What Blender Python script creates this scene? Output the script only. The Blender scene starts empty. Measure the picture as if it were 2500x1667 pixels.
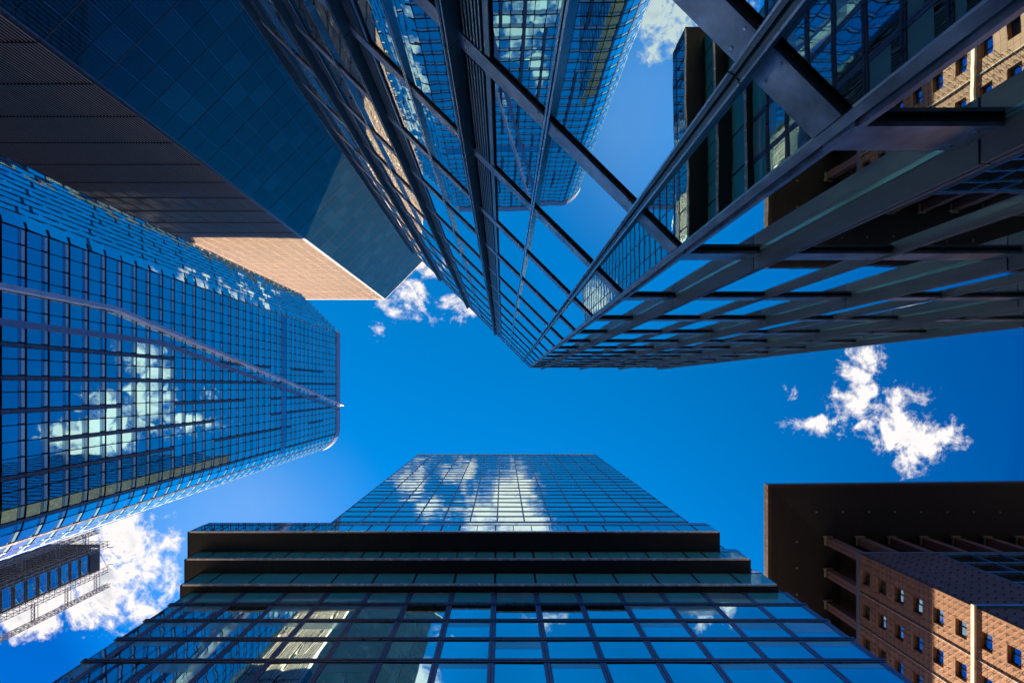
import bpy, bmesh, math, random
from mathutils import Vector
random.seed(7)
scene = bpy.context.scene
COL = scene.collection
R = math.radians

# ------------------------------------------------------------------ camera
# The lens points at the zenith: x runs to the right of the picture, y down it, z up to the sky.
FPX, VPX, VPY = 1111.0, 1228.0, 946.0          # focal length and zenith point on the 2500 x 1667 frame
cam = bpy.data.cameras.new('camera')
cam.sensor_width = 36.0
cam.lens = FPX / 2500 * 36.0
cam.shift_x = (1250 - VPX) / 2500
cam.shift_y = (VPY - 833.5) / 2500
cam.clip_start = 0.05
cam.clip_end = 6000
camo = bpy.data.objects.new('camera', cam)
COL.objects.link(camo)
camo.location = (0, 0, 0)
camo.rotation_euler = (math.pi, 0, 0)
scene.camera = camo

# ------------------------------------------------------------------ sun, sky, exposure
SUN = Vector((-0.487, 1.60, 1.0)).normalized()
scene.view_settings.view_transform = 'Standard'
scene.view_settings.look = 'None'
scene.view_settings.exposure = 2.69
scene.view_settings.gamma = 1.0
sl = bpy.data.lights.new('sun', 'SUN')
sl.energy = 4.8
sl.angle = R(0.5)
sl.color = (1.0, 0.70, 0.45)
so = bpy.data.objects.new('sun', sl)
COL.objects.link(so)
so.location = SUN * 300
so.rotation_euler = SUN.to_track_quat('Z', 'Y').to_euler()


class NT:
    """short-hand for building node trees"""
    def __init__(s, tree):
        s.t = tree
        s.n = tree.nodes
        s.l = tree.links

    def node(s, kind, **kw):
        n = s.n.new(kind)
        for k, v in kw.items():
            setattr(n, k, v)
        return n

    def put(s, sock, v):
        if isinstance(v, bpy.types.NodeSocket):
            s.l.new(v, sock)
        elif v is not None:
            sock.default_value = v

    def math(s, op, a, b=None, c=None, clamp=False):
        n = s.node('ShaderNodeMath', operation=op, use_clamp=clamp)
        s.put(n.inputs[0], a)
        if b is not None:
            s.put(n.inputs[1], b)
        if c is not None:
            s.put(n.inputs[2], c)
        return n.outputs[0]

    def vmath(s, op, a, b=None):
        n = s.node('ShaderNodeVectorMath', operation=op)
        s.put(n.inputs[0], a)
        if b is not None:
            s.put(n.inputs[1], b)
        return n.outputs['Value'] if op in ('LENGTH', 'DOT_PRODUCT', 'DISTANCE') else n.outputs[0]

    def maprange(s, v, a, b, c, d, kind='SMOOTHSTEP'):
        n = s.node('ShaderNodeMapRange', interpolation_type=kind)
        s.put(n.inputs[0], v)
        for i, x in enumerate((a, b, c, d)):
            s.put(n.inputs[i + 1], x)
        return n.outputs[0]

    def noise(s, vec, scale, detail=3.0, rough=0.5, dist=0.0):
        n = s.node('ShaderNodeTexNoise')
        s.put(n.inputs['Vector'], vec)
        n.inputs['Scale'].default_value = scale
        n.inputs['Detail'].default_value = detail
        n.inputs['Roughness'].default_value = rough
        n.inputs['Distortion'].default_value = dist
        return n.outputs['Fac']

    def mix(s, f, a, b):
        n = s.node('ShaderNodeMix', data_type='RGBA')
        s.put(n.inputs[0], f)
        s.put(n.inputs[6], a)
        s.put(n.inputs[7], b)
        return n.outputs[2]

    def sep(s, v):
        n = s.node('ShaderNodeSeparateXYZ')
        s.put(n.inputs[0], v)
        return n.outputs

    def comb(s, x, y, z):
        n = s.node('ShaderNodeCombineXYZ')
        for i, v in enumerate((x, y, z)):
            s.put(n.inputs[i], v)
        return n.outputs[0]


def build_world():
    w = bpy.data.worlds.new('World')
    scene.world = w
    w.use_nodes = True
    T = NT(w.node_tree)
    T.n.clear()
    sky = T.node('ShaderNodeTexSky', sky_type='NISHITA')
    sky.sun_disc = False
    sky.sun_elevation = math.asin(SUN.z)
    sky.sun_rotation = math.atan2(SUN.x, SUN.y)
    sky.altitude = 200
    sky.air_density = 1.0
    sky.dust_density = 0.6
    sky.ozone_density = 3.0
    hsv = T.node('ShaderNodeHueSaturation')
    hsv.inputs['Hue'].default_value = 0.496
    hsv.inputs['Saturation'].default_value = 1.62
    hsv.inputs['Value'].default_value = 1.0
    T.l.new(sky.outputs[0], hsv.inputs['Color'])
    skyc = hsv.outputs[0]
    d = T.node('ShaderNodeTexCoord').outputs['Generated']
    x, y, z = T.sep(d)[:3]
    zz = T.math('MAXIMUM', z, 0.12)
    u = T.math('DIVIDE', x, zz)
    v = T.math('DIVIDE', y, zz)
    P = T.comb(u, v, 0.0)
    # cloud banks on the dome: direction (x/z, y/z), half widths, weight
    banks = [
        (0.785, -0.035, .060, .110, 1.05), (0.765, 0.045, .085, .085, 1.08), (0.700, 0.085, .095, .038, .95),
        (0.865, 0.060, .060, .090, 1.02), (0.895, 0.115, .115, .090, 1.15), (0.965, 0.112, .095, .042, .98), (0.890, 0.140, .060, .045, 1.0),
        (0.720, 0.02, .050, .045, .82), (0.637, 0.014, .036, .028, .78), (0.93, 0.02, .06, .05, .70),
        (-0.835, 0.345, .120, .130, 1.2), (-0.880, 0.450, .160, .130, 1.25), (-1.05, 0.48, .18, .11, 1.25),
        (-0.98, 0.33, .17, .12, 1.3), (-0.742, 0.335, .055, .055, .90), (-0.735, 0.430, .055, .075, .92),
        (-0.790, 0.40, .09, .09, 1.1), (-1.12, 0.38, .16, .10, 1.2), (-0.80, 0.49, .09, .06, 1.0),
        (-0.195, -0.222, .070, .075, .76), (-0.095, -0.180, .082, .070, .80), (-0.245, -0.185, .045, .05, .70),
        (-0.280, -0.116, .028, .028, .76), (-0.16, -0.27, .06, .05, .9),
        (0.020, -0.25, .085, .11, 1.3), (0.05, -0.32, .10, .08, 1.25), (-0.05, -0.28, .11, .07, 1.05),
        (-0.33, -0.545, .14, .08, 1.1), (-0.20, -0.52, .10, .06, 1.05), (-0.22, -0.66, .14, .13, 1.1),
        (-0.45, -0.50, .08, .06, .95), (0.43, -0.47, .10, .07, 1.1), (0.34, -0.40, .08, .05, 1.0), (0.52, -0.40, .07, .05, .95), (0.10, -0.50, .07, .05, .9),
    ]
    warp = T.node('ShaderNodeTexNoise')
    warp.inputs['Scale'].default_value = 9.0
    warp.inputs['Detail'].default_value = 5.0
    T.l.new(P, warp.inputs['Vector'])
    off = T.vmath('MULTIPLY', T.vmath('SUBTRACT', warp.outputs['Color'], (0.5, 0.5, 0.5)), (0.10, 0.10, 0.0))
    PW = T.vmath('ADD', P, off)
    acc = None
    for (cx, cy, rx, ry, wt) in banks:
        q = T.vmath('MULTIPLY', T.vmath('SUBTRACT', PW, (cx, cy, 0)), (1 / rx, 1 / ry, 0))
        b = T.maprange(T.vmath('LENGTH', q), 0.0, 1.45, wt, 0.0)
        acc = b if acc is None else T.math('MAXIMUM', acc, b)
    n1 = T.noise(P, 15.0, 12.0, 0.66, 0.9)
    n2 = T.noise(P, 45.0, 8.0, 0.62, 0.2)
    nn = T.math('ADD', T.math('MULTIPLY', T.math('SUBTRACT', n1, 0.5), 2.3), T.math('MULTIPLY', T.math('SUBTRACT', n2, 0.5), 1.25))
    dens = T.math('ADD', T.math('ADD', acc, nn), -0.60)
    alpha = T.math('POWER', T.maprange(dens, -0.10, 0.40, 0.0, 1.0, 'LINEAR'), 1.5)
    alpha = T.math('MULTIPLY', alpha, T.maprange(acc, 0.02, 0.25, 0.0, 1.0))
    # thin veil of high haze between the curved tower and the mirrored one
    # the sky deepens away from the sun's side, as it does through a polarising filter
    deep = T.maprange(T.math('ADD', T.math('MULTIPLY', u, 0.9), T.math('MULTIPLY', v, -0.15)), 0.05, 1.15, 0.0, 1.0)
    deep = T.math('MAXIMUM', deep, T.maprange(u, -0.75, -1.35, 0.0, 0.75))
    deep = T.math('MAXIMUM', deep, T.maprange(T.vmath('LENGTH', P), 0.60, 1.45, 0.0, 1.35, 'SMOOTHERSTEP'))
    skyc = T.mix(deep, skyc, T.vmath('MULTIPLY', skyc, (0.5, 0.33, 0.50)))
    veil = T.maprange(T.vmath('LENGTH', T.vmath('MULTIPLY', T.vmath('SUBTRACT', P, (-0.62, 0.30, 0)), (2.4, 3.4, 0))), 0.0, 1.0, 0.30, 0.0)
    veil = T.math('MULTIPLY', veil, T.maprange(T.noise(P, 3.0, 4.0, 0.5), 0.3, 0.7, 0.55, 1.0, 'LINEAR'))
    shade = T.maprange(T.noise(P, 10.0, 6.0, 0.55, 0.3), 0.36, 0.62, 0.0, 1.0)
    core = T.maprange(dens, 0.35, 1.1, 0.0, 1.0)
    K = 3.2
    cloud = T.mix(T.math('MULTIPLY', T.math('MULTIPLY', core, T.maprange(acc, 1.0, 1.2, 0.12, 1.0)), T.math('MULTIPLY', shade, 0.8)), (1.0 * K, .955 * K, .94 * K, 1), (.50 * K, .55 * K, .64 * K, 1))
    c = T.mix(veil, skyc, (.62 * K, .70 * K, .86 * K, 1))
    c = T.mix(alpha, c, cloud)
    bg = T.node('ShaderNodeBackground')
    bg.inputs['Strength'].default_value = 0.05
    T.l.new(c, bg.inputs['Color'])
    out = T.node('ShaderNodeOutputWorld')
    T.l.new(bg.outputs[0], out.inputs['Surface'])
    w.cycles.sampling_method = 'MANUAL'
    w.cycles.sample_map_resolution = 1024


build_world()

# ------------------------------------------------------------------ materials


def new_mat(name):
    m = bpy.data.materials.new(name)
    m.use_nodes = True
    T = NT(m.node_tree)
    return m, T, T.n['Principled BSDF']


def metal(name, col, rough=0.4, metallic=0.6, var=0.25, scale=1.2, stretch=(1, 1, 1), fine=0.0):
    m, T, p = new_mat(name)
    oc = T.node('ShaderNodeTexCoord').outputs['Object']
    vec = T.vmath('MULTIPLY', oc, stretch)
    n = T.noise(vec, scale, 6.0, 0.6)
    lo = tuple(c * (1 - var) for c in col) + (1,)
    hi = tuple(min(1, c * (1 + var)) for c in col) + (1,)
    T.l.new(T.mix(T.maprange(n, .3, .7, 0, 1, 'LINEAR'), lo, hi), p.inputs['Base Color'])
    p.inputs['Metallic'].default_value = metallic
    T.l.new(T.maprange(n, .3, .7, rough * .8, min(1, rough * 1.25), 'LINEAR'), p.inputs['Roughness'])
    if fine:
        b = T.node('ShaderNodeBump')
        b.inputs['Strength'].default_value = fine
        b.inputs['Distance'].default_value = 0.01
        T.l.new(T.noise(vec, scale * 14, 5.0, .6), b.inputs['Height'])
        T.l.new(b.outputs[0], p.inputs['Normal'])
    return m


def glass(name, tint, rough=0.015, wave=0.004, wscale=0.5, stretch=(1, 1, 1), metallic=1.0, var=0.12, fine=0.0, ior=1.5):
    """solar-coated window glass: a tinted mirror whose sheet is never quite flat"""
    m, T, p = new_mat(name)
    oc = T.node('ShaderNodeTexCoord').outputs['Object']
    vec = T.vmath('MULTIPLY', oc, stretch)
    p.inputs['Metallic'].default_value = metallic
    p.inputs['Roughness'].default_value = rough
    p.inputs['IOR'].default_value = ior
    n = T.noise(vec, wscale * .35, 2.0)
    lo = tuple(c * (1 - var) for c in tint) + (1,)
    hi = tuple(min(1, c * (1 + var)) for c in tint) + (1,)
    T.l.new(T.mix(T.maprange(n, .3, .7, 0, 1, 'LINEAR'), lo, hi), p.inputs['Base Color'])
    b = T.node('ShaderNodeBump')
    b.inputs['Strength'].default_value = 1.0
    b.inputs['Distance'].default_value = wave / wscale
    h = T.noise(vec, wscale, 1.5, .4)
    if fine:
        h = T.math('ADD', h, T.math('MULTIPLY', T.noise(vec, wscale * 5, 1.0, .4), fine))
    T.l.new(h, b.inputs['Height'])
    T.l.new(b.outputs[0], p.inputs['Normal'])
    return m


def panelled(name, axis, col, joint, pa, pz, wa, wz, rough=0.7, speck=0.35, sscale=9.0, bump=0.3, za=0.0, aa=0.0):
    """stone or metal cladding laid in panels: joints along `axis` every pa metres and in height every pz metres"""
    m, T, p = new_mat(name)
    oc = T.node('ShaderNodeTexCoord').outputs['Object']
    xyz = T.sep(oc)

    def lines(c, per, wid, off):
        f = T.math('FRACT', T.math('ADD', T.math('DIVIDE', c, per), off + 1000.0))
        return T.math('LESS_THAN', f, wid / per)
    a = lines(xyz[axis[0]], pa, wa, aa)
    b = lines(xyz[axis[1]], pz, wz, za)
    j = T.math('MAXIMUM', a, b)
    cell = T.node('ShaderNodeTexWhiteNoise', noise_dimensions='3D')
    ia = T.math('FLOOR', T.math('ADD', T.math('DIVIDE', xyz[axis[0]], pa), aa))
    ib = T.math('FLOOR', T.math('ADD', T.math('DIVIDE', xyz[axis[1]], pz), za))
    T.l.new(T.comb(ia, ib, 0.0), cell.inputs['Vector'])
    n = T.noise(oc, sscale, 9.0, .72)
    v = T.math('ADD', T.math('MULTIPLY', T.math('SUBTRACT', cell.outputs['Value'], .5), .35), T.maprange(n, .3, .7, -speck, speck, 'LINEAR'))
    fac = T.math('ADD', v, .5, clamp=True)
    lo = tuple(c * .55 for c in col) + (1,)
    hi = tuple(min(1, c * 1.45) for c in col) + (1,)
    T.l.new(T.mix(j, T.mix(fac, lo, hi), joint + (1,)), p.inputs['Base Color'])
    p.inputs['Roughness'].default_value = rough
    bp = T.node('ShaderNodeBump')
    bp.inputs['Strength'].default_value = bump
    bp.inputs['Distance'].default_value = .02
    T.l.new(T.math('SUBTRACT', n, j), bp.inputs['Height'])
    T.l.new(bp.outputs[0], p.inputs['Normal'])
    return m


M = {}
M['black'] = metal('black gasket', (.012, .013, .016), .55, 0.0)
M['core'] = metal('dark core', (.010, .014, .018), .5, 0.0)
M['a_fin'] = metal('graphite fin', (.17, .26, .30), .42, .35, .2, .8, (3, 3, .4))
M['a_edge'] = metal('bright fin edge', (.62, .66, .70), .25, .9, .1)
M['a_transom'] = metal('weathered steel transom', (.40, .46, .54), .36, .55, .45, 2.2, (1, 1, 1), .3)
M['c_fin'] = metal('brushed grey fin', (.19, .22, .255), .5, .35, .18, 1.0, (6, 6, .35), .25)
M['louvre'] = metal('louvre steel', (.30, .34, .37), .35, .8, .2)
M['a_glass'] = glass('near tower glass', (.54, .72, .74), .008, .0022, .55, (1, 1, .6), fine=.10)
M['c_glass'] = glass('near tower street glass', (.62, .84, .88), .008, .0022, .5, fine=.08)
M['edge_glow'] = metal('pale teal edge glow', (.25, .62, .55), .2, .2)

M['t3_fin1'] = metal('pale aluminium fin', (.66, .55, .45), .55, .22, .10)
M['t3_fin2'] = metal('darkened aluminium blade', (.20, .30, .33), .20, .95, .12)  # darker than the sunlit face's fins, so this face reads as unlit
M['t3_glass'] = glass('striped tower glass', (.004, .016, .020), .02, .003, .3, metallic=0.0, ior=1.55)
M['t3_glass_b'] = glass('striped tower glass with drawn blind', (.006, .022, .028), .04, .004, .3, metallic=0.0, ior=1.65)
M['t3_pier'] = metal('striped tower corner metal', (.14, .17, .20), .4, .6)
M['t3_cap'] = metal('pale roof rim', (.7, .66, .62), .4, .2)

M['t4_glass'] = glass('curved tower glass', (.52, .86, .84), .01, .003, .35)
M['t4_facet'] = glass('curved tower shingle glass', (.62, .84, .86), .012, .003, .35)
M['t4_head'] = glass('curved tower head glass', (.16, .40, .52), .06, .002, .35, metallic=.8)
M['t4_blind'] = glass('curved tower pale blind behind glass', (.34, .66, .72), .12, .002, .35, metallic=.35)
M['t4_vent'] = metal('slate vent panel', (.075, .105, .15), .3, .5)
M['t4_body'] = metal('navy frame', (.03, .045, .062), .4, .3)
M['t4_ridge'] = metal('silver ridge panel', (.40, .48, .56), .35, .5, .08)
M['t4_ridge_sheen'] = metal('white ridge sheen', (.85, .86, .90), .3, .3, .05)
M['t4_band'] = metal('grey flush band', (.15, .23, .34), .35, .5, .08)
M['t4_cap'] = metal('grey crown louvre', (.30, .36, .44), .4, .5, .3, 5, (1, 6, 1))

M['t5_glass'] = glass('mirror tower glass', (.54, .82, .86), .012, .0035, .33, (1.6, 1, .30), fine=.03)
M['t5_glass_hi'] = glass('mirror tower upper glass', (.60, .88, .86), .012, .006, .30, (.7, 1, 1.2), fine=.1)
M['t5_blind'] = glass('mirror tower glass with drawn blind', (.26, .60, .64), .05, .004, .33, (1.6, 1, .30), metallic=.55)
M['t5_green'] = glass('green tinted glass', (.07, .50, .50), .03, .003, .4, metallic=.3)
M['t5_pier'] = metal('blue steel pier', (.13, .17, .27), .38, .6, .2, 1.0, (2, 2, .5))
M['t5_transom'] = metal('dark transom', (.085, .10, .15), .3, .6)
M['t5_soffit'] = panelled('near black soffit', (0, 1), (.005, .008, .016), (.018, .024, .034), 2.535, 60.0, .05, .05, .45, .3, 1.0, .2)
M['t5_reveal'] = metal('brown end panel', (.018, .013, .013), .55, .1)
M['t5_drip'] = metal('bright drip edge', (.85, .88, .92), .25, .5)
M['t5_rail'] = glass('terrace rail glass', (.30, .50, .62), .02, .003, .4, metallic=.9)

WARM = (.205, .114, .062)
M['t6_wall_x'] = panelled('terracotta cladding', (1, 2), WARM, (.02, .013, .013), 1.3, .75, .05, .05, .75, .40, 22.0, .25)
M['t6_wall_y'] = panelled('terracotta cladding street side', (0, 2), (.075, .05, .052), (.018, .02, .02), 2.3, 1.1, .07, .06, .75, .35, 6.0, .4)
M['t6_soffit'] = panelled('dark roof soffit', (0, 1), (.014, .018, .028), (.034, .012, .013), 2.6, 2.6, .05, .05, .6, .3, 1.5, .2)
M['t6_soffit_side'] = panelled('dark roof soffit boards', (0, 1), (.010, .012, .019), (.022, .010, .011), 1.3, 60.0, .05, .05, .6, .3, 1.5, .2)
M['t6_rim'] = metal('brown gutter rim', (.05, .04, .036), .5, .2)
M['t6_column'] = metal('rose granite column', (.15, .10, .10), .6, .05, .25, 5, (1, 1, 1), .3)
M['t6_glass'] = glass('punched window glass', (.20, .36, .52), .015, .003, .5)
M['t6_frame'] = metal('window frame', (.03, .03, .04), .4, .3)
M['t6_blue'] = metal('blue painted frame', (.10, .30, .48), .35, .5)
M['t6_ledge'] = metal('pale stone ledge', (.62, .58, .50), .6, 0)
M['t6_cap'] = metal('weathered column cap', (.25, .30, .27), .5, .2)
M['stud'] = metal('steel anchor stud', (.20, .16, .12), .5, .5)
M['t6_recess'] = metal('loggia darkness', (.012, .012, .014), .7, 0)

M['t2_slab'] = metal('raw concrete', (.42, .45, .47), .8, 0, .3, 1.0)
M['t2_dark'] = metal('dark facade board', (.055, .065, .08), .6, .1)
M['t2_glass'] = glass('new window glass', (.50, .80, .90), .02, .004, .5)
M['t2_frame'] = metal('pale window frame', (.25, .42, .46), .4, .3)
M['scaf'] = metal('galvanised tube', (.30, .31, .33), .5, .5)
M['deck'] = metal('scaffold board', (.18, .20, .20), .8, 0)
M['net'] = metal('safety sheeting', (.05, .055, .06), .9, 0)
M['ground'] = panelled('granite paving', (0, 1), (.042, .042, .044), (.02, .02, .02), .9, .9, .012, .012, .8, .2, 4.0, .2)
M['road'] = metal('asphalt', (.04, .05, .052), .85, 0, .2, 3)
M['kerb'] = metal('kerb stone', (.3, .3, .29), .8, 0)

# ------------------------------------------------------------------ mesh helpers


class MB:
    """collects boxes and prisms and links them as one mesh object"""
    def __init__(s):
        s.v, s.f, s.mi, s.mats = [], [], [], []

    def mat(s, key):
        if key not in s.mats:
            s.mats.append(key)
        return s.mats.index(key)

    def hexa(s, c, key):
        """eight corners: 0-3 bottom loop, 4-7 top loop"""
        i = len(s.v)
        s.v += [tuple(p) for p in c]
        m = s.mat(key)
        # keep the faces pointing outwards
        a, b, d = Vector(c[1]) - Vector(c[0]), Vector(c[3]) - Vector(c[0]), Vector(c[4]) - Vector(c[0])
        fl = a.cross(b).dot(d) < 0
        for q in ((3, 2, 1, 0), (4, 5, 6, 7), (0, 1, 5, 4), (1, 2, 6, 5), (2, 3, 7, 6), (3, 0, 4, 7)):
            q = q[::-1] if fl else q
            s.f.append(tuple(i + k for k in q))
            s.mi.append(m)

    def box(s, x0, x1, y0, y1, z0, z1, key):
        s.hexa([(x0, y0, z0), (x1, y0, z0), (x1, y1, z0), (x0, y1, z0), (x0, y0, z1), (x1, y0, z1), (x1, y1, z1), (x0, y1, z1)], key)

    def bar(s, p, q, r, key, r2=None):
        p, q = Vector(p), Vector(q)
        d = (q - p).normalized()
        a = d.cross(Vector((0, 0, 1)) if abs(d.z) < .9 else Vector((1, 0, 0))).normalized()
        b = d.cross(a)
        r2 = r2 or r
        c = [p + a * r + b * r2, p - a * r + b * r2, p - a * r - b * r2, p + a * r - b * r2]
        s.hexa(c + [k + (q - p) for k in c], key)

    def prism(s, poly, z0, z1, key):
        n = len(poly)
        i = len(s.v)
        s.v += [(x, y, z0) for x, y in poly] + [(x, y, z1) for x, y in poly]
        m = s.mat(key)
        area = sum(poly[k][0] * poly[(k + 1) % n][1] - poly[(k + 1) % n][0] * poly[k][1] for k in range(n))
        fs = [tuple(range(i + n - 1, i - 1, -1)), tuple(range(i + n, i + 2 * n))]
        fs += [(i + k, i + (k + 1) % n, i + n + (k + 1) % n, i + n + k) for k in range(n)]
        for q in fs:
            s.f.append(q if area > 0 else q[::-1])
            s.mi.append(m)

    def build(s, name, parent=None, **props):
        me = bpy.data.meshes.new(name)
        off = parent_base(parent)
        me.from_pydata([(x - off[0], y - off[1], z - off[2]) for x, y, z in s.v], [], s.f)
        for k in s.mats:
            me.materials.append(M[k])
        me.polygons.foreach_set('material_index', s.mi)
        me.update()
        o = bpy.data.objects.new(name, me)
        COL.objects.link(o)
        if parent is not None:
            o.parent = parent
        for k, v in props.items():
            o[k] = v
        return o


def parent_base(o):
    b = Vector((0, 0, 0))
    while o is not None:
        b += o.location
        o = o.parent
    return b


def thing(name, loc, label, cat, group=None):
    o = bpy.data.objects.new(name, None)
    o.empty_display_size = 1
    COL.objects.link(o)
    o.location = loc
    o['label'] = label
    o['category'] = cat
    if group:
        o['group'] = group
    return o


class Fr:
    """a vertical facade: s metres along it, d metres out of it, z up"""
    def __init__(s, o, t, n):
        s.o, s.t, s.n = Vector(o), Vector(t).normalized(), Vector(n).normalized()

    def p(s, a, d, z):
        q = s.o + s.t * a + s.n * d
        return (q.x, q.y, z)

    def box(s, mb, s0, s1, d0, d1, z0, z1, key):
        mb.hexa([s.p(s0, d0, z0), s.p(s1, d0, z0), s.p(s1, d1, z0), s.p(s0, d1, z0),
                 s.p(s0, d0, z1), s.p(s1, d0, z1), s.p(s1, d1, z1), s.p(s0, d1, z1)], key)

    def pane(s, mb, s0, s1, z0, z1, d, key, ts=0.0, tz=0.0, th=.025):
        """a sheet of glass, turned a little by ts, tz about its own middle"""
        sc, zc = (s0 + s1) / 2, (z0 + z1) / 2
        c = []
        for zz in (z0, z1):
            for (ss, dd) in ((s0, -th), (s1, -th), (s1, 0), (s0, 0)):
                c.append(s.p(ss, d + dd + (ss - sc) * ts + (zz - zc) * tz, zz))
        mb.hexa(c, key)


def px(x, y, z):
    z = max(z, .05)
    return VPX + FPX * x / z, VPY + FPX * y / z


def seen_area(fr, s0, s1, z0, z1):
    """area in the picture, clipped to it, of a pane of a facade"""
    z0, z1 = max(z0, .4), max(z1, .5)
    poly = [px(*fr.p(a, 0, z)) for a, z in ((s0, z0), (s1, z0), (s1, z1), (s0, z1))]
    for (ax, lim, sg) in ((0, 0, 1), (0, 2500, -1), (1, 0, 1), (1, 1667, -1)):
        out = []
        for i in range(len(poly)):
            p, q = poly[i], poly[(i + 1) % len(poly)]
            pi, qi = (p[ax] - lim) * sg >= 0, (q[ax] - lim) * sg >= 0
            if pi:
                out.append(p)
            if pi != qi:
                f = (lim - p[ax]) / (q[ax] - p[ax])
                out.append((p[0] + f * (q[0] - p[0]), p[1] + f * (q[1] - p[1])))
        poly = out
        if not poly:
            return 0.0
    a = 0.0
    for i in range(len(poly)):
        p, q = poly[i], poly[(i + 1) % len(poly)]
        a += p[0] * q[1] - q[0] * p[1]
    return abs(a) / 2


def release(wins, name, parent, cap=96):
    """wins: list of (area in the picture, draw function). The largest become parts of their own, the rest one part."""
    wins = sorted(wins, key=lambda w: -w[0])
    rest = MB()
    for i, (a, draw) in enumerate(wins):
        if i < cap and a > 0:
            mb = MB()
            draw(mb)
            mb.build(name, parent)
        else:
            draw(rest)
    if rest.f:
        if any(w[0] > 0 for w in wins[cap:]):
            rest.build(name, parent, kind='stuff')
        else:
            rest.build(name, parent, kind='stuff')


def hide(f):
    return f


# ------------------------------------------------------------------ ground
g = MB()
g.box(-900, 900, -900, 900, -2.2, -1.7, 'ground')
g.build('ground', None, kind='structure')
g = MB()
g.box(-900, 900, 7.5, 16.5, -1.75, -1.696, 'road')
g.build('road', None, kind='structure')
for (a, b) in ((7.2, 7.5), (16.5, 16.8)):
    g = MB()
    g.box(-900, 900, a, b, -1.75, -1.58, 'kerb')
    g.build('kerb', None, kind='structure')

# ------------------------------------------------------------------ near corner tower (overhead, right)
H1 = 55.4
DA, DC = 4.08, 2.50
nA = Vector((.703, -.711)).normalized()
tA = Vector((nA.y, -nA.x))              # along A away from the corner (to the upper left of the picture)
tA = tA if tA.x < 0 else -tA
nAo = -nA                                # outwards, to the camera
xc = (DA + nA.y * DC) / nA.x             # corner where both glass planes meet
FA = Fr(nA * DA, tA, nAo)
sC = (Vector((xc, -DC)) - nA * DA).dot(tA)
FC = Fr((0, -DC), (1, 0), (0, 1))
near = thing('corner_tower', (xc, -DC, -1.7), 'near dark glass tower with steel transoms and deep fins, its corner pointing over the viewer', 'tower')

Z1 = [4.21 + 4.0 * k for k in range(-1, 13)]
FINS_A = [0.52, 5.18, 9.88, 14.58, 19.28]
FINS_C = [4.71, 9.42, 14.13, 18.84]
mb = MB()
sl_, sr_ = 19.3, 18.86
pA = FA.p(sl_, -.05, 0)[:2]
pK = (nA * (DA + .05) + tA * sC)[:]
pc = (xc + .02, -DC - .05)
mb.prism([pA, pc, (sr_, -DC - .05), (sr_, -26), (pA[0] + 20, -34), (pA[0] + 8, pA[1] - 8)], -1.7, H1 - .15, 'black')
mb.build('wall', near)

wins = []


def add_win(fr, s0, s1, z0, z1, key, tilt, gap=.045, d=0.0):
    ts, tz = random.gauss(0, tilt), random.gauss(0, tilt)

    def draw(m):
        fr.pane(m, s0 + gap, s1 - gap, z0 + gap, z1 - gap, d, key, ts, tz)
    wins.append((seen_area(fr, s0, s1, z0, z1), draw))


colsA = [(sC, .52), (.52, 2.83), (2.83, 4.30)]
lou = []
for k in range(1, 5):
    f = FINS_A[k]
    lou.append((f - .88, f))
    if k < 4:
        colsA += [(f, f + 2.35), (f + 2.35, f + 4.70 - .88)]
colsC = [(xc, 4.71)]
for k in range(3):
    colsC += [(FINS_C[k], FINS_C[k] + 2.355), (FINS_C[k] + 2.355, FINS_C[k] + 4.71)]
tops = Z1[1:] + [H1]
for z0, z1 in zip([z + .43 for z in Z1], tops):
    for a, b in colsA:
        add_win(FA, a, b, z0, z1, 'a_glass', .0022)
    for a, b in colsC:
        add_win(FC, a, b, z0, z1, 'c_glass', .0022)
release(wins, 'window_pane', near, 96)

# transoms, one run per storey and facade
for z in Z1[:] + [H1 - .22]:
    h = .43 if z < H1 - 1 else .22
    m = MB()
    FA.box(m, sC + .11, 19.2, 0, .06, z + .03, z + h, 'a_transom')
    FA.box(m, sC + .11, 19.2, -.03, .012, z - .0, z + .028, 'black')
    FA.box(m, sC + .11, 19.2, -.03, .02, z + h + .002, z + h + .04, 'black')
    m.build('transom', near)
    m = MB()
    FC.box(m, xc - .02, 18.8, 0, .085, z, z + h, 'a_transom')
    FC.box(m, xc - .02, 18.8, -.03, .03, z - .03, z - .002, 'black')
    FC.box(m, xc - .02, 18.8, -.03, .03, z + h + .002, z + h + .06, 'black')
    m.build('transom', near)

# bolted splice plates on the lowest transoms
for z in Z1[1:4]:
    for fr, lst in ((FA, FINS_A[:3] + [2.83, 7.53]), (FC, FINS_C[:2] + [FINS_C[0] + 2.355])):
        for f in lst:
            if seen_area(fr, f - .3, f + .3, z, z + .4) <= 0:
                continue
            for sg in (-1, 1):
                m = MB()
                c0, c1 = sorted((f + sg * .11, f + sg * .30))
                fr.box(m, c0, c1, .05, .0635 if fr is FA else .0885, z + .045, z + .405, 'a_transom')
                for zz in (z + .09, z + .34):
                    c = f + sg * .24
                    fr.box(m, c - .016, c + .016, .055, .074 if fr is FA else .099, zz - .016, zz + .016, 'a_edge')
                m.build('splice_plate', near)

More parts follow.
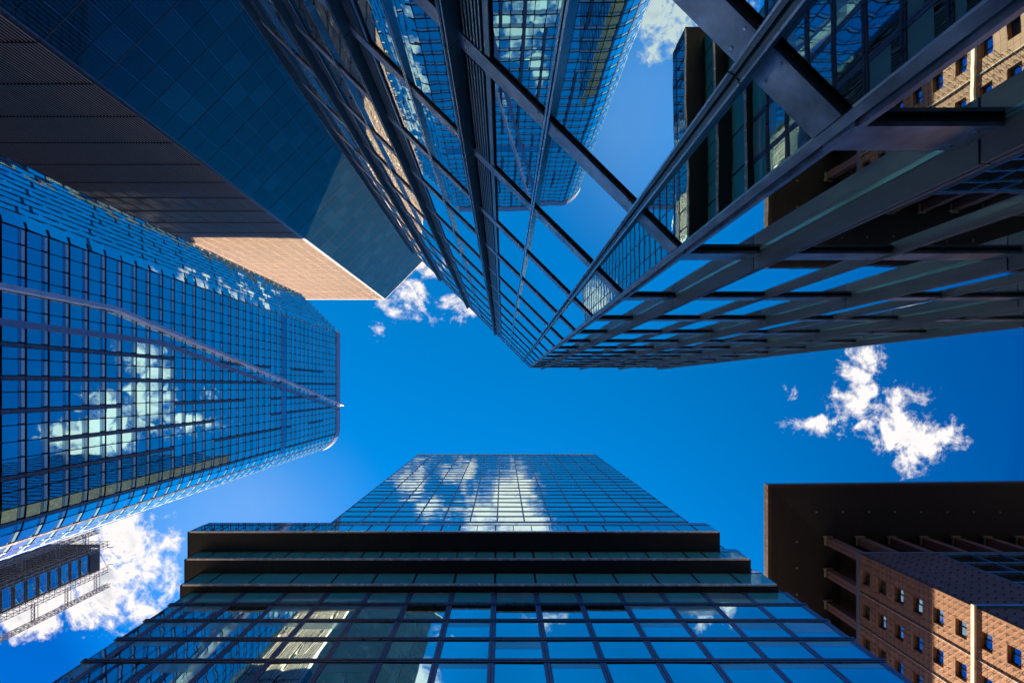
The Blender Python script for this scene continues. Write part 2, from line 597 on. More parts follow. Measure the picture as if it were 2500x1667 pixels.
# deep blade fins, jointed at every storey
JZ = [-1.7] + [z + .22 for z in Z1] + [H1 + .1]
for i, f in enumerate(FINS_A):
    m = MB()
    w = .075 if i else .085
    for z0, z1 in zip(JZ[:-1], JZ[1:]):
        FA.box(m, f - w, f - .018, .0, .34, z0 + .012, z1 - .012, 'a_fin')
        FA.box(m, f + .018, f + w, .0, .34, z0 + .012, z1 - .012, 'a_fin')
    FA.box(m, f - .016, f + .016, -.02, .30, -1.7, H1 + .05, 'black')
    fo = m.build('fin', near)
    m = MB()
    for z0, z1 in zip(JZ[:-1], JZ[1:]):
        FA.box(m, f - w, f - w + .022, .342, .352, z0 + .012, z1 - .012, 'a_edge')
        FA.box(m, f + w - .022, f + w, .342, .352, z0 + .012, z1 - .012, 'a_edge')
    m.build('edge_strip', fo)
for i, f in enumerate(FINS_C):
    m = MB()
    for z0, z1 in zip(JZ[:-1], JZ[1:]):
        FC.box(m, f - .07, f - .016, .0, .325, z0 + .012, z1 - .012, 'c_fin')
        FC.box(m, f + .016, f + .07, .0, .325, z0 + .012, z1 - .012, 'c_fin')
    FC.box(m, f - .014, f + .014, -.02, .29, -1.7, H1 + .05, 'black')
    fo = m.build('fin', near)
    m = MB()
    FC.box(m, f - .095, f - .074, -.0, .03, 4.0, H1 - .3, 'edge_glow')  # pale teal colour stands in for the glow of the glass edge
    m.build('edge_glow_strip', fo)
# slim double mullions half way between the fins
for fr, lst in ((FA, [2.83, 7.53, 12.23, 16.93]), (FC, [c + 2.355 for c in FINS_C[:3]])):
    for f in lst:
        m = MB()
        fr.box(m, f - .055, f - .015, -.02, .11, -1.7, H1 - .1, 'a_edge' if fr is FA else 'c_fin')
        fr.box(m, f + .015, f + .055, -.02, .11, -1.7, H1 - .1, 'a_edge' if fr is FA else 'c_fin')
        fr.box(m, f - .013, f + .013, -.02, .05, -1.7, H1 - .15, 'black')
        m.build('mullion', near)
# corner post: two slim angles with a dark joint
m = MB()
FA.box(m, sC + .0, sC + .10, -.02, .10, -1.7, H1 + .02, 'a_transom')
FC.box(m, xc + .01, xc + .07, -.02, .095, -1.7, H1 + .02, 'a_transom')
m.build('corner_post', near)
# louvred ventilation panels beside each fin
for a, b in lou:
    m = MB()
    for z0, z1 in zip([z + .43 for z in Z1], tops):
        FA.box(m, a + .03, b - .10, -.03, .0, z0 + .03, z1 - .05, 'core')
        n = 6
        for q in range(n):
            c = a + .22 + (b - a - .46) * q / (n - 1)
            FA.box(m, c - .018, c + .018, .002, .07, z0 + .03, z1 - .05, 'louvre')
        FA.box(m, a + .02, a + .15, .002, .05, z0 + .03, z1 - .05, 'louvre')
    m.build('louvre_panel', near)

# ------------------------------------------------------------------ striped tower (upper left)
H3 = 285.0
k3 = H3 / FPX
c3 = Vector((-288 * k3, -216.3 * k3))
F31 = Fr(c3, (-1, 0), (0, 1))
F32 = Fr(c3, (.7025, -.712), (.712, .7025))
st = thing('striped_tower', (c3.x, c3.y, -1.7), 'tower clad in fine vertical metal fins, orange sunlight on its upper edge', 'tower')
L1, L2 = 84.0, 48.0
m = MB()
m.prism([F31.p(L1, -.3, 0)[:2], F31.p(.0, -.3, 0)[:2], F32.p(0.2, -.3, 0)[:2], F32.p(L2, -.3, 0)[:2], (c3.x + 14, c3.y - 60), F31.p(L1, -60, 0)[:2]], -1.7, H3 - .6, 'core')
m.build('wall', st)
UN = 10.0
ZJ = [3.0 + UN * k for k in range(0, 40) if 3.0 + UN * k < H3 - 2]
for fr, L, off in ((F31, L1, .9), (F32, L2, .25)):
    m = MB()
    for z0, z1 in zip([-1.7] + ZJ, ZJ + [H3 - .5]):
        n = int((L - off) / 4.76)
        for q in range(n + 1):
            a = off + q * 4.76
            mid = z0 + (z1 - z0) * .5
            for (za, zb) in ((z0 + .13, mid - .06), (mid + .06, z1 - .13)):
                fr.pane(m, a + .08, min(a + 4.68, L), za, zb, 0, 't3_glass_b' if random.random() < .2 else 't3_glass', random.gauss(0, .004), random.gauss(0, .004))
    m.build('glass_skin', st)
    m = MB()
    n = int((L - off) / .68)
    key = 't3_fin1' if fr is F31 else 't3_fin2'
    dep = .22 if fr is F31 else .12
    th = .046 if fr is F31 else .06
    for q in range(n + 1):
        a = off + .05 + q * .68
        wd = th * (1.9 if q % 7 == 0 else 1)
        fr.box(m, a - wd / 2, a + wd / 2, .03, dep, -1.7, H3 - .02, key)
    m.build('fin_screen', st)
    m = MB()
    for z in ZJ:
        fr.box(m, off, L, .02, dep * (1.06 if fr is F31 else .55), z - .11, z + .11, 'black')
    m.build('storey_joint', st)
m = MB()
F31.box(m, -.1, .85, -.3, .10, -1.7, H3, 't3_pier')
m.build('corner_pier', st)
m = MB()
F31.box(m, -.1, L1, -.3, .30, H3 + .01, H3 + .5, 't3_cap')
m.build('roof_rim', st)
m = MB()
F32.box(m, 0, L2, -.3, .20, H3 + .01, H3 + .5, 't3_cap')
m.build('roof_rim', st)

# ------------------------------------------------------------------ curved glass tower (left)
H4 = 182.0
k4 = H4 / FPX
FL4 = 3.12
P0 = Vector((-484 * k4, -216 * k4))
P1 = Vector((-399 * k4, -131 * k4))
X4 = P1.x
RAD = 9.0
yC = 98 * k4
ct = thing('curved_tower', (X4, 0, -1.7), 'blue glass skyscraper with rounded end and a slanting silver ridge across its windows', 'tower')
segs = []                                    # (frame, length)


def chain(p, q):
    d = (q - p)
    n = Vector((-d.y, d.x)).normalized()
    if n.x < -.5 and abs(n.y) < .9 or n.dot(Vector((0.8, .6))) < 0 and n.x < 0:
        n = -n
    return n


facetN = Vector((.7071, -.7071))
dF = (P1 - P0)
nF = Vector((dF.y, -dF.x)).normalized()
nF = nF if nF.dot(facetN) > 0 else -nF
FF = Fr(P0, dF, nF)
LF = dF.length
FR4 = Fr(P1, (0, 1), (1, 0))
LR = yC - P1.y
arc = []
NA = 8
for i in range(NA + 1):
    t = math.pi / 2 * i / NA
    arc.append(Vector((X4 - RAD + RAD * math.cos(t), yC + RAD * math.sin(t))))
back = [(-150, yC + RAD), (-150, -60), (P0.x - 26, P0.y - 8)]
body = [tuple(P0 - nF * .25), (P1.x - .25, P1.y)] + [tuple(Vector((X4 - RAD, yC)) + (a - Vector((X4 - RAD, yC))) * .97) for a in arc] + [(-172, yC + RAD - .3), (-172, -33), (P0.x - 22, P0.y + 2)]
m = MB()
m.prism(body, -1.7, H4 - .3, 't4_body')
m.build('wall', ct)
m = MB()
crown = [tuple(P0 + nF * .25), (P1.x + .3, P1.y - .1)] + [tuple(Vector((X4 - RAD, yC)) + (a - Vector((X4 - RAD, yC))) * 1.03) for a in arc] + [(-171, yC + RAD - .3), (-171, -32), (P0.x - 20, P0.y + 3)]
m.prism(crown, H4 - 4.2, H4, 't4_cap')
m.build('crown', ct)

m = MB()
for (x0, x1, y0, y1, h) in ((-97, -88, -12, 8, 9), (-112, -99, -4, 18, 15), (-126, -114, -20, 10, 6), (-150, -130, -14, 16, 18)):
    m.box(x0, x1, y0, y1, H4 - .2, H4 + h, 't4_cap')
m.build('shadow_edge_boxes', ct)  # unseen boxes added only to make the roof's cast shadow uneven
wins = []
NF4 = int((H4 - 4.4) / FL4)
ZTOP = H4 - 4.35
MECH = {NF4 - 13, NF4 - 12}


def win4(fr, s0, s1, zt, tilt, vent, flip=0.0):
    z1, z0 = zt - .11, zt - FL4 + .20
    ts, tz = random.gauss(0, tilt), random.gauss(0, tilt) + flip
    r = random.random()

    def draw(m):
        a, b = s0 + .07, s1 - .07
        if vent:
            fr.box(m, a, a + .5, 0, .12, zt - FL4 + .05, zt - .05, 't4_vent')
            a += .58
        mid = z1 - .92
        fr.pane(m, a, b, z0, mid, .10, 't4_glass', ts, tz)
        fr.pane(m, a, b - .12, mid + .03, mid + .44, .08, 't4_head', ts, tz)
        fr.pane(m, a, b - .12, mid + .47, z1, .10, 't4_blind' if r < .85 else 't4_glass', ts, tz)
    wins.append((seen_area(fr, s0, s1, z0, z1), draw))


def mech4(fr, s0, s1, zt):
    def draw(m):
        fr.box(m, s0 + .05, s1 - .05, 0, .1, zt - FL4 + .06, zt - .06, 't4_head')
    wins.append((seen_area(fr, s0, s1, zt - FL4, zt), draw))


random.seed(11)
vent_on = {}
for k in range(NF4):
    zt = ZTOP - FL4 * k
    if zt < 40:
        break
    # facet of panes turned towards the street like shingles
    n = 11
    for q in range(n):
        a, b = LF * q / n, LF * (q + 1) / n
        z1, z0 = zt - .10, zt - FL4 + .20
        ts, tz = random.gauss(0, .012) - .60, random.gauss(0, .02) - .05
        wedge = (q * 2 + k * 3) % 7 == 0 or random.random() < .06

        def draw(m, a=a, b=b, z0=z0, z1=z1, ts=ts, tz=tz, wedge=wedge):
            dm = .22 + abs(ts) * (b - a) / 2
            FF.pane(m, a + .05, b - .05, z0 + (.40 if wedge else 0), z1, dm, 't4_facet', ts, tz)
            FF.pane(m, a + .0, a + .13, z0 - .2, z1 + .1, dm + abs(ts) * (b - a) / 2 + .02, 't4_body', ts, 0)
            if wedge:
                FF.pane(m, a + .05, b - .05, z0 - .1, z0 + .38, dm + .02, 't4_vent', ts, 0)
        wins.append((seen_area(FF, a, b, z0, z1), draw))
    # the long straight face and the rounded end
    n = 17
    for q in range(n):
        a, b = LR * q / n, LR * (q + 1) / n
        key = (q, k // (3 + q % 2))
        vent = (q % 2 == 1 and q > 6) and vent_on.setdefault(key, random.random() < .8)
        if k in (13, ):
            mech4(FR4, a, b, zt)
        else:
            win4(FR4, a, b, zt, .0035, vent, 0.0)
    for q in range(NA):
        p, e = arc[q], arc[q + 1]
        mid = ((p + e) / 2 - Vector((X4 - RAD, yC))).normalized()
        fr = Fr(p, e - p, mid)
        if k in (13, ):
            mech4(fr, 0, (e - p).length, zt)
        else:
            win4(fr, 0, (e - p).length, zt, .005, q % 2 == 1)
    for q in range(6):
        fr = Fr(arc[-1], (-1, 0), (0, 1))
        win4(fr, q * 2.2, q * 2.2 + 2.2, zt, .004, False)
release(wins, 'window', ct, 96)

# the slanting ridge and the flush band below it, in jointed panels
Y4 = P1.y


def ridge_path(pts, wid, dep, key, z_from):
    m = MB()
    for (y0, h0), (y1, h1) in zip(pts[:-1], pts[1:]):
        n = max(1, int(abs(h1 - h0) / 3.1))
        for i in range(n):
            f0, f1 = i / n, (i + 1) / n
            ya, yb = y0 + (y1 - y0) * f0, y0 + (y1 - y0) * f1
            za, zb = h0 + (h1 - h0) * f0 + .02, h0 + (h1 - h0) * f1 - .02
            c = []
            for (yy, zz) in ((ya, za), (yb, zb)):
                for (dy, dd) in ((0, .0), (wid, .0), (wid, dep), (0, dep)):
                    c.append((X4 + dd, yy + dy, zz))
            m.hexa(c, key)
    return m


kk = k4
top = H4 + 1.5
rp = [(-13.3, 30.0), (-13.5, H4 * 397 / 953), (6.6, top)]
ro = ridge_path(rp, .62, 1.25, 't4_ridge', 0).build('ridge', ct)
ep = [(y + .64, z) for y, z in rp]
ridge_path(ep, .10, 1.33, 't4_ridge_sheen', 0).build('edge_strip', ro)  # white strip paints the sky's sheen along the ridge side
bp = [(-9.0, 30.0), (-9.0, H4 * 397 / 830), (8.3, H4)]
ridge_path(bp, .95, .42, 't4_band', 0).build('flush_band', ct)

# ------------------------------------------------------------------ mirrored office tower (bottom)
FL5 = 3.6
UNIT = .1297e-3
D5 = FL5 / (FPX * UNIT)
F5 = Fr((0, D5), (1, 0), (0, -1))
H5 = D5 * FPX / 163.5
ot = thing('mirror_tower', (0, D5, -1.7), 'blue mirror glass office tower rising behind stepped black overhangs and a gridded lower front', 'tower')
BAY = 5.07
xk = [-1.08 + BAY * k for k in range(-8, 9)]
XL, XR = -1.539 * D5, 1.40 * D5
TL, TR = -1.272 * D5, 1.378 * D5
Zg = 15.43 * FL5
m = MB()
m.box(XL + .1, XR - .1, D5 + .06, D5 + 18, -1.7, Zg, 'core')
m.box(TL + .05, TR - .05, D5 + .06, D5 + 18, Zg, H5 - .2, 'core')
m.build('wall', ot)
wins = []
trans = [FL5 * (k + .48) for k in range(0, 47)]


def cells(x0, x1):
    e = [x0] + [x for x in xk if x0 + .8 < x < x1 - .8] + [x1]
    return list(zip(e[:-1], e[1:]))


random.seed(5)
PW = .58
for k, z in enumerate(trans):
    zt = trans[k + 1] if k + 1 < len(trans) else H5
    if z < Zg - 1.0:
        lo, hi, lim, key, tilt = XL, XR, Zg, 't5_glass', .0040
    elif z > 18.2 * FL5:
        lo, hi, lim, key, tilt = TL, TR, H5, 't5_glass_hi', .0034
    else:
        continue
    hgt = .52
    if z > 20:
        mm = MB()
        if z < Zg:
            mm.box(lo, hi, D5 - .10, D5 + .05, z + .02, z + .22, 't5_transom')
            mm.box(lo, hi, D5 - .13, D5 + .05, z + .25, z + hgt, 't5_transom')
        else:
            mm.box(lo, hi, D5 - .09, D5 + .05, z, z + .34, 't5_transom')
        mm.build('transom', ot)
    for (a, b) in cells(lo, hi):
        ts, tz = random.gauss(0, tilt), random.gauss(0, tilt)
        z0, z1 = z + (hgt if z < Zg else .34) + .03, min(zt, lim) - .03
        if z1 - z0 < .3:
            continue
        kx = key
        if z > 13.8 * FL5 and z < Zg:
            kx = 't5_green'

        bl = random.choice((0, 0, .25, .3, .45, .7)) if z0 < Zg and random.random() < .6 else 0

        def draw(m, a=a, b=b, z0=z0, z1=z1, ts=ts, tz=tz, kx=kx, bl=bl):
            e0, e1 = a + (.05 if z0 > Zg else PW / 2 + .06), b - (.05 if z0 > Zg else PW / 2 + .02)
            if bl > 0:
                zm = z1 - (z1 - z0) * bl
                F5.pane(m, e0, e1, z0, zm - .01, 0, kx, ts, tz)
                F5.pane(m, e0, e1, zm + .01, z1, 0, 't5_blind', ts, tz)
            else:
                F5.pane(m, e0, e1, z0, z1, 0, kx, ts, tz)
        wins.append((seen_area(F5, a, b, z0, z1), draw))
release(wins, 'window_pane', ot, 96)
for x in xk:
    if XL + .3 < x < XR - .3:
        m = MB()
        for k, z in enumerate(trans):
            if 12 < z < Zg - 1:
                z1 = min(trans[k + 1], Zg)
                m.box(x - PW / 2, x - .03, D5 - .05, D5 + .05, z + .54, z1 - .02, 't5_pier')
                m.box(x + .02, x + PW / 2, D5 - .05, D5 + .05, z + .54, z1 - .02, 't5_pier')
        m.build('pier', ot)
    if TL + .3 < x < TR - .3:
        m = MB()
        m.box(x - .14, x - .02, D5 - .05, D5 + .05, 18.2 * FL5, H5 - .1, 't5_pier')
        m.box(x + .02, x + .14, D5 - .05, D5 + .05, 18.2 * FL5, H5 - .1, 't5_pier')
        m.build('mullion', ot)
m = MB()
m.box(TL, TR, D5 - .14, D5 + .2, H5 - .18, H5 + .15, 't5_drip')
m.build('roof_rim', ot)
for x in (TL, TR - .12):
    m = MB()
    m.box(x, x + .12, D5 - .08, D5 + .05, 18.2 * FL5, H5 - .2, 't5_pier')
    m.build('corner_post', ot)

vols = [  # front plane, left, right, bottom, top (storeys), soffit back plane
    (.965, -1.579, 1.349, 15.44, 16.43, 1.0, 't5_green', BAY),
    (.894, -1.660, 1.294, 16.45, 17.22, .965, 't5_green', BAY / 2),
    (.788, -1.722, 1.187, 17.24, 18.10, .894, 't5_glass_hi', BAY / 2),
]
for i, (fd, l, r, n0, n1, bd, gk, step) in enumerate(vols):
    y0, x0, x1 = fd * D5, l * D5, r * D5
    z0, z1 = n0 * FL5, n1 * FL5
    m = MB()
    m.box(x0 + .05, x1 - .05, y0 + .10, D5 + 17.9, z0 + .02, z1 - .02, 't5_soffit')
    so_ = m.build('overhang', ot)
    m = MB()
    m.box(x0 + .3, x1 - .3, y0 - .12, y0 + .09, z0 - .05, z0 + .22, 't5_drip')
    m.build('drip_edge', so_)
    m = MB()
    m.box(x0, x0 + .045, y0 + .0, D5 + 10, z0 - .02, z1, 't5_reveal')
    m.build('end_panel', so_)
    fr = Fr((0, y0), (1, 0), (0, -1))
    n = int((x1 - x0) / step)
    ph = [x for x in [-1.08 + step * q for q in range(-40, 40)] if x0 + .6 < x < x1 - .6]
    e = [x0] + ph + [x1]
    for a, b in zip(e[:-1], e[1:]):
        m = MB()
        w = .22 if step == BAY else random.choice((.06, .10, .22))
        fr.pane(m, a + w, b - .06, z0 + .2, z1 - .06, -.02, gk, random.gauss(0, .003), random.gauss(0, .003))
        m.build('clerestory_pane', so_)
    m = MB()
    fr.box(m, x0, x1, -.09, .02, z1 - .04, z1 + .10, 't5_transom')
    m.build('coping', so_)
    # glass rail of the terrace on top
    m = MB()
    zr = z1 + (.37 * FL5 if i == 2 else 1.1)
    off = 0.05 if i == 2 else 0.0
    fr.pane(m, x0 + .05, x1 - .05, z1 + .14, zr, -off, 't5_rail')
    fr.box(m, x0 + .05, x1 - .05, -.10, -.04, zr + .005, zr + .07, 't5_drip')
    q = x0 + .1
    while q < x1:
        fr.box(m, q, q + .06, -.14, -.06, z1 + .14, zr, 't5_transom')
        q += BAY / 2
    m.build('glass_rail', so_)

# ------------------------------------------------------------------ terracotta block with wide eaves (lower right)
H6 = 90.3
X6, Y6 = 63.7, 29.6
W6 = 81.5
RX, RY = 646 / FPX * H6, 237 / FPX * H6
bt = thing('terracotta_block', (X6, Y6, -1.7), 'reddish stone office block with a vast dark overhanging roof carried on granite columns', 'building')
# roof: soffit in two mitred fields, so the boards run along each side
m = MB()
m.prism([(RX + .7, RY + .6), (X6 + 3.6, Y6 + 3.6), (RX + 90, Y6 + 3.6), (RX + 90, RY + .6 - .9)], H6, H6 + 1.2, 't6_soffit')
r1 = m.build('roof', bt)
m = MB()
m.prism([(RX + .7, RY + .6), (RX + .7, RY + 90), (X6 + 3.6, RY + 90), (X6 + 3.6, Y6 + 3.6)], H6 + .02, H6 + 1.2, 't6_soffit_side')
m.build('soffit', r1)
m = MB()
m.prism([(RX, RY), (RX + .7, RY + .6), (RX + 90, RY + .6 - .9), (RX + 90, RY - 1.0)], H6 - .12, H6 + 1.3, 't6_rim')
m.prism([(RX, RY), (RX, RY + 90), (RX + .7, RY + 90), (RX + .7, RY + .6)], H6 - .121, H6 + 1.3, 't6_rim')
m.build('gutter_rim', r1)
m = MB()
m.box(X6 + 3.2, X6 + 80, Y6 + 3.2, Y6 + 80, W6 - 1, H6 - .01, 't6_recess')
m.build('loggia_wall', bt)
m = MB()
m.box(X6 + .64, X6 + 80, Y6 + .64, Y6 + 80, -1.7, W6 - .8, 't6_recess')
m.build('core_wall', bt)

FX6 = Fr((X6, Y6), (0, 1), (-1, 0))            # faces left in the picture
FY6 = Fr((X6, Y6), (1, 0), (0, -1))            # faces up in the picture
# left face: punched windows in rows
rows = []
z = W6 - .55
FH6 = 3.30
zs = []
while z > 12:
    zs.append(z)
    z -= FH6
WM, WW, WH = 5.85, 2.35, 1.6
cols = [3.9 + WM * q for q in range(9)]
m = MB()
LFT = 60.0
prev = W6
for zt in zs:
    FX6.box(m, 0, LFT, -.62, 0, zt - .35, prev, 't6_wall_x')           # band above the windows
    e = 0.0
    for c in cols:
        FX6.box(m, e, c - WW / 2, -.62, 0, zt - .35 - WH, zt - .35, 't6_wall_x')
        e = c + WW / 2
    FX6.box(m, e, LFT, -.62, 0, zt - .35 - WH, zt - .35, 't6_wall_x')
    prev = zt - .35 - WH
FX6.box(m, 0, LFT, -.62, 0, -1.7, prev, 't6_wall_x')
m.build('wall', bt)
for zt in zs:
    for c in cols:
        z1, z0 = zt - .35, zt - .35 - WH
        if seen_area(FX6, c - WW / 2, c + WW / 2, z0, z1) <= 0:
            continue
        m = MB()
        fr = FX6
        fr.box(m, c - WW / 2, c + WW / 2, -.60, -.56, z0, z1, 't6_frame')
        wo = m.build('window', bt)
        m = MB()
        t = random.gauss(0, .012)
        fr.pane(m, c - WW / 2 + .1, c - .35, z0 + .08, z1 - .1, -.52, 't6_glass', t, t * .5)
        fr.pane(m, c - .10, c + WW / 2 - .1, z0 + .08, z1 - .1, -.52, 't6_glass', t, random.gauss(0, .01))
        m.build('pane', wo)
# dark rails between storey bands, ledge, parapet line
for c in [6.8 + WM * q - .0 for q in range(8)]:
    m = MB()
    FX6.box(m, c - .10, c - .02, .005, .10, 14, W6 - .1, 't6_frame')
    FX6.box(m, c + .06, c + .12, .005, .07, 14, W6 - .1, 't6_ledge')
    m.build('rail', bt)
m = MB()
FX6.box(m, -.35, LFT, .003, .34, 61.2, 61.65, 't6_ledge')
m.build('ledge', bt)
m = MB()
FY6.box(m, 0, 60, .003, .30, 61.2, 61.65, 't6_blue')
m.build('ledge', bt)
for fr in (FX6, FY6):
    m = MB()
    fr.box(m, .1, 60, .003, .10, W6 - .28, W6 - .08, 't6_blue')
    m.build('parapet_line', bt)
    m = MB()
    fr.box(m, .01, 60, -1.6, .0, W6 + .003, W6 + .55, 't6_column')
    m.build('parapet', bt)
# street face: stone bay, then a blue framed window wall
m = MB()
BX = 13.8
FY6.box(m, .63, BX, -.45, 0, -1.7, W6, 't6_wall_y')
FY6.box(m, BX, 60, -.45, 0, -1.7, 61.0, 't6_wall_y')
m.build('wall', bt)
wz = [W6 - .5 - 3.9 * q for q in range(0, 6)]
for q in range(0, 5):
    for j in range(0, 8):
        a, b = BX + .3 + j * 5.4, BX + .3 + j * 5.4 + 5.2
        z1, z0 = wz[q] - .2, wz[q + 1] + .2
        if seen_area(FY6, a, b, z0, z1) <= 0:
            continue
        m = MB()
        FY6.box(m, a, b, -.30, -.26, z0, z1, 't6_frame')
        FY6.box(m, a, b, -.25, .02, z1, z1 + .35, 't6_blue')
        FY6.box(m, a - .22, a, -.25, .05, z0 - .02, z1 + .36, 't6_blue')
        wo = m.build('window', bt)
        m = MB()
        FY6.pane(m, a + .3, (a + b) / 2 - .1, z0 + .3, z1 - .25, -.2, 't6_glass', random.gauss(0, .01), random.gauss(0, .01))
        FY6.pane(m, (a + b) / 2 + .1, b - .3, z0 + .3, z1 - .25, -.2, 't6_glass', random.gauss(0, .01), random.gauss(0, .01))
        m.build('pane', wo)
# small fittings let into the soffit
for q in range(9):
    for (x, y) in ((X6 - 1.5 + q * 5.2, RY + 5.4), (X6 - 5.4, Y6 + 1 + q * 5.2)):
        u_, v_ = px(x, y, H6)
        if not (0 < u_ < 2500 and 0 < v_ < 1667):
            continue
        m = MB()
        m.box(x - .16, x + .16, y - .16, y + .16, H6 - .05, H6 + .03, 't6_cap')
        m.build('soffit_fitting', r1)
# the loggia columns under the eaves
CS = 6.3
cps = [(X6 + .0, Y6 + .0)] + [(X6 + CS * q, Y6) for q in range(1, 7)] + [(X6, Y6 + CS * q) for q in range(1, 5)]
for (x, y) in cps:
    m = MB()
    w = 1.45
    m.box(x + .02, x + w, y + .02, y + .66, W6 + .56, H6 - .9, 't6_column')
    m.box(x + .02, x + w, y + .74, y + w, W6 + .56, H6 - .9, 't6_column')
    m.box(x + .1, x + w - .1, y + .60, y + .80, W6 + .56, H6 - .95, 't6_frame')
    for g_ in (0.0, .5, 1.0):
        m.box(x + .06 + g_, x + .38 + g_, y - .06, y + .015, W6 + .56, H6 - .9, 't6_column')
    co = m.build('column', bt)
    m = MB()
    m.box(x - .25, x + w + .1, y - .25, y + .1, H6 - .35, H6 - .12, 't6_cap')
    m.box(x - .25, x + .1, y - .25, y + w, H6 - .6, H6 - .36, 't6_cap')
    m.box(x + .3, x + w - .3, y + .3, y + w - .3, H6 - .88, H6 - .03, 't6_frame')
    m.build('cap', co)
# rows of short anchor studs that throw slanting shadows
m = MB()
random.seed(3)
zz = 30.0
while zz < W6 - 1:
    yy = .5
    while yy < 40:
        inw = any(abs(yy - c) < WW / 2 + .15 for c in cols) and any(zt - .35 - WH - .15 < zz < zt - .2 for zt in zs)
        if not inw and seen_area(FX6, yy - .1, yy + .1, zz - .1, zz + .1) > 0:
            for dy, dz in ((0, 0), (.16, .10), (.05, .32)):
                L = .24 + random.random() * .10
                p = FX6.p(yy + dy, 0, zz + dz)
                q = FX6.p(yy + dy, L, zz + dz)
                m.bar(p, q, .022, 'stud')
        yy += .975
    zz += .825
m.build('anchor_stud', bt, kind='stuff')
m = MB()
zz = 45.0
while zz < W6 - 1:
    xx = .6
    while xx < 30:
        if (xx < BX or zz < 60.5) and seen_area(FY6, xx - .1, xx + .1, zz - .1, zz + .1) > 0:
            for dx, dz in ((0, 0), (.3, .1)):
                m.bar(FY6.p(xx + dx, 0, zz + dz), FY6.p(xx + dx, .26, zz + dz), .03, 't6_frame')
        xx += 2.3
    zz += 1.1
m.build('anchor_stud', bt, kind='stuff')

# ------------------------------------------------------------------ scaffolded tower, masts (lower left)
H2 = 180.0
k2 = H2 / FPX
X2, YA, YB = -977 * k2, 388 * k2, 441 * k2
sc = thing('building_under_construction', (X2, YA, -1.7), 'narrow unfinished tower with blue window bays in a dark frame, wrapped in scaffolding', 'tower')
m = MB()
m.box(X2 - 45, X2 - .3, YA + .3, YB, -1.7, H2 - 1.5, 't2_dark')
m.build('wall', sc)
F2X = Fr((X2, YA), (0, 1), (1, 0))
F2Y = Fr((X2, YA), (-1, 0), (0, -1))
W2 = YB - YA
z = H2 - 6.5
while z > 95:
    m = MB()
    F2X.box(m, .9, W2 - .8, -.3, -.12, z - 2.5, z, 't2_frame')
    wo = m.build('window', sc)
    m = MB()
    e = [1.0, 1.0 + (W2 - 1.9) * .3, 1.0 + (W2 - 1.9) * .66, W2 - .9]
    for a, b in zip(e[:-1], e[1:]):
        F2X.pane(m, a + .06, b - .06, z - 2.4, z - .85, -.09, 't2_glass', random.gauss(0, .02), random.gauss(0, .02))
        F2X.pane(m, a + .06, b - .06, z - .7, z - .1, -.09, 't2_glass', random.gauss(0, .02), random.gauss(0, .02))
    m.build('pane', wo)
    m = MB()
    F2Y.box(m, .2, 45, -.2, .25, z + .5, z + 1.0, 't2_slab')
    m.build('floor_slab', sc)
    z -= 3.86
m = MB()
F2X.box(m, .0, W2, -.3, .1, H2 - 5.6, H2 - 1.4, 't2_dark')
m.build('parapet', sc)

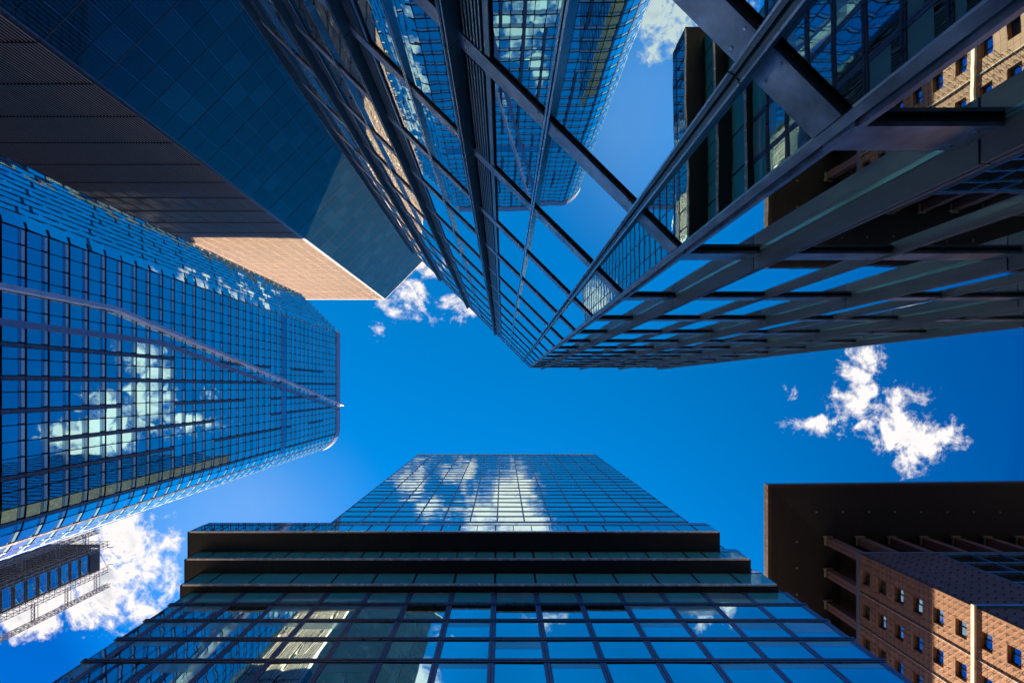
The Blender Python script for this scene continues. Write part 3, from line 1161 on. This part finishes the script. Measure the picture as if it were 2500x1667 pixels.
scf = thing('scaffold', (X2, YA - 1.6, -1.7), 'tube scaffold with boards and dark sheeting fixed round the unfinished tower', 'scaffold')
m = MB()
for lay in (.7, 1.9):
    a = -1.6
    while a < 44:
        m.bar(F2Y.p(a, lay, 60), F2Y.p(a, lay, H2 + 1.2), .07, 'scaf')
        a += 2.1
    z = 92.0
    while z < H2 + 1:
        m.bar(F2Y.p(-1.7, lay, z), F2Y.p(44, lay, z), .055, 'scaf')
        z += 1.93
for a in (-.2, W2 * .0 + 0.6, W2 - .4, W2 + .9, W2 + 1.9):
    m.bar(F2X.p(a, 1.1, 60), F2X.p(a, 1.1, H2 + 1.4), .075, 'scaf')
z = 92.0
i = 0
while z < H2 + 1:
    m.bar(F2X.p(-1.9, 1.1, z), F2X.p(.7, 1.1, z), .055, 'scaf')
    m.bar(F2X.p(W2 - .6, 1.1, z), F2X.p(W2 + 2.0, 1.1, z), .055, 'scaf')
    m.bar(F2X.p(W2 - .6, 1.1, z), F2X.p(W2 + 2.0, 1.1, z + 1.9), .04, 'scaf')
    m.bar(F2X.p(W2 + 1.9, 1.1, z), F2X.p(W2 + 1.9, -20, z), .055, 'scaf')
    m.bar(F2X.p(W2 + .9, 1.1, z), F2X.p(W2 + 1.9, -.9, z), .045, 'scaf')
    if i % 4 == 0:
        m.bar(F2X.p(.4, 1.05, z), F2X.p(W2 - .3, 1.05, z + 3.8), .05, 'scaf')
        m.bar(F2Y.p(3 * (i % 5), 1.95, z), F2Y.p(3 * (i % 5) + 4, 1.95, z + 3.8), .05, 'scaf')
    z += 1.93
    i += 1
m.build('tube_frame', scf)
z = 92.0
while z < H2:
    m = MB()
    F2Y.box(m, -1.5, 43, .75, 1.8, z + .06, z + .11, 'deck')
    m.build('board', scf)
    z += 3.86
m = MB()
for a in (0, W2 - .9):
    pass
m.bar(F2X.p(.6, 1.1, H2 + .6), F2X.p(.6, 3.0, H2 + 1.4), .10, 'scaf')
m.bar(F2X.p(W2 - 1.2, 1.1, H2 + .6), F2X.p(W2 - 1.2, 3.0, H2 + 1.4), .10, 'scaf')
m.build('lifting_arm', scf)


def mast(x, y, z0, z1, w, label, tie):
    o = thing('hoist_mast', (x, y, z0), label, 'mast', 'lattice masts beside the unfinished tower')
    m = MB()
    cs = [(-w, -w), (w, -w), (w, w), (-w, w)]
    for dx, dy in cs:
        m.bar((x + dx, y + dy, z0), (x + dx, y + dy, z1), .075, 'scaf')
    z = z0
    k = 0
    while z < z1 - 1.2:
        for i in range(4):
            a, b = cs[i], cs[(i + 1) % 4]
            m.bar((x + a[0], y + a[1], z), (x + b[0], y + b[1], z), .05, 'scaf')
            if k % 2:
                a, b = b, a
            m.bar((x + a[0], y + a[1], z), (x + b[0], y + b[1], z + 1.25), .045, 'scaf')
        z += 1.25
        k += 1
    m.build('lattice', o)
    z = z1 - 6
    while z > z0 + 10:
        m = MB()
        for dz in (0, 1.2):
            for dx in (-.5, .5):
                m.bar((x + dx, y, z + dz), (x + dx, tie, z + dz), .06, 'scaf')
        n = 5
        for i in range(n):
            ya, yb = y + (tie - y) * i / n, y + (tie - y) * (i + 1) / n
            m.bar((x - .5, ya, z), (x - .5, yb, z + 1.2), .045, 'scaf')
            m.bar((x + .5, ya, z), (x - .5, yb, z), .04, 'scaf')
        m.build('tie', o)
        z -= 11.6
    return o


mast(-988 * k2, 350 * k2, 60, H2, .62, 'lattice hoist mast passing closest to the curved glass tower', YA - 1.9)
mast(-962 * k2, 481 * k2, 60, H2, .62, 'lattice hoist mast on the sunny side, clear against the white cloud', YB + .2)
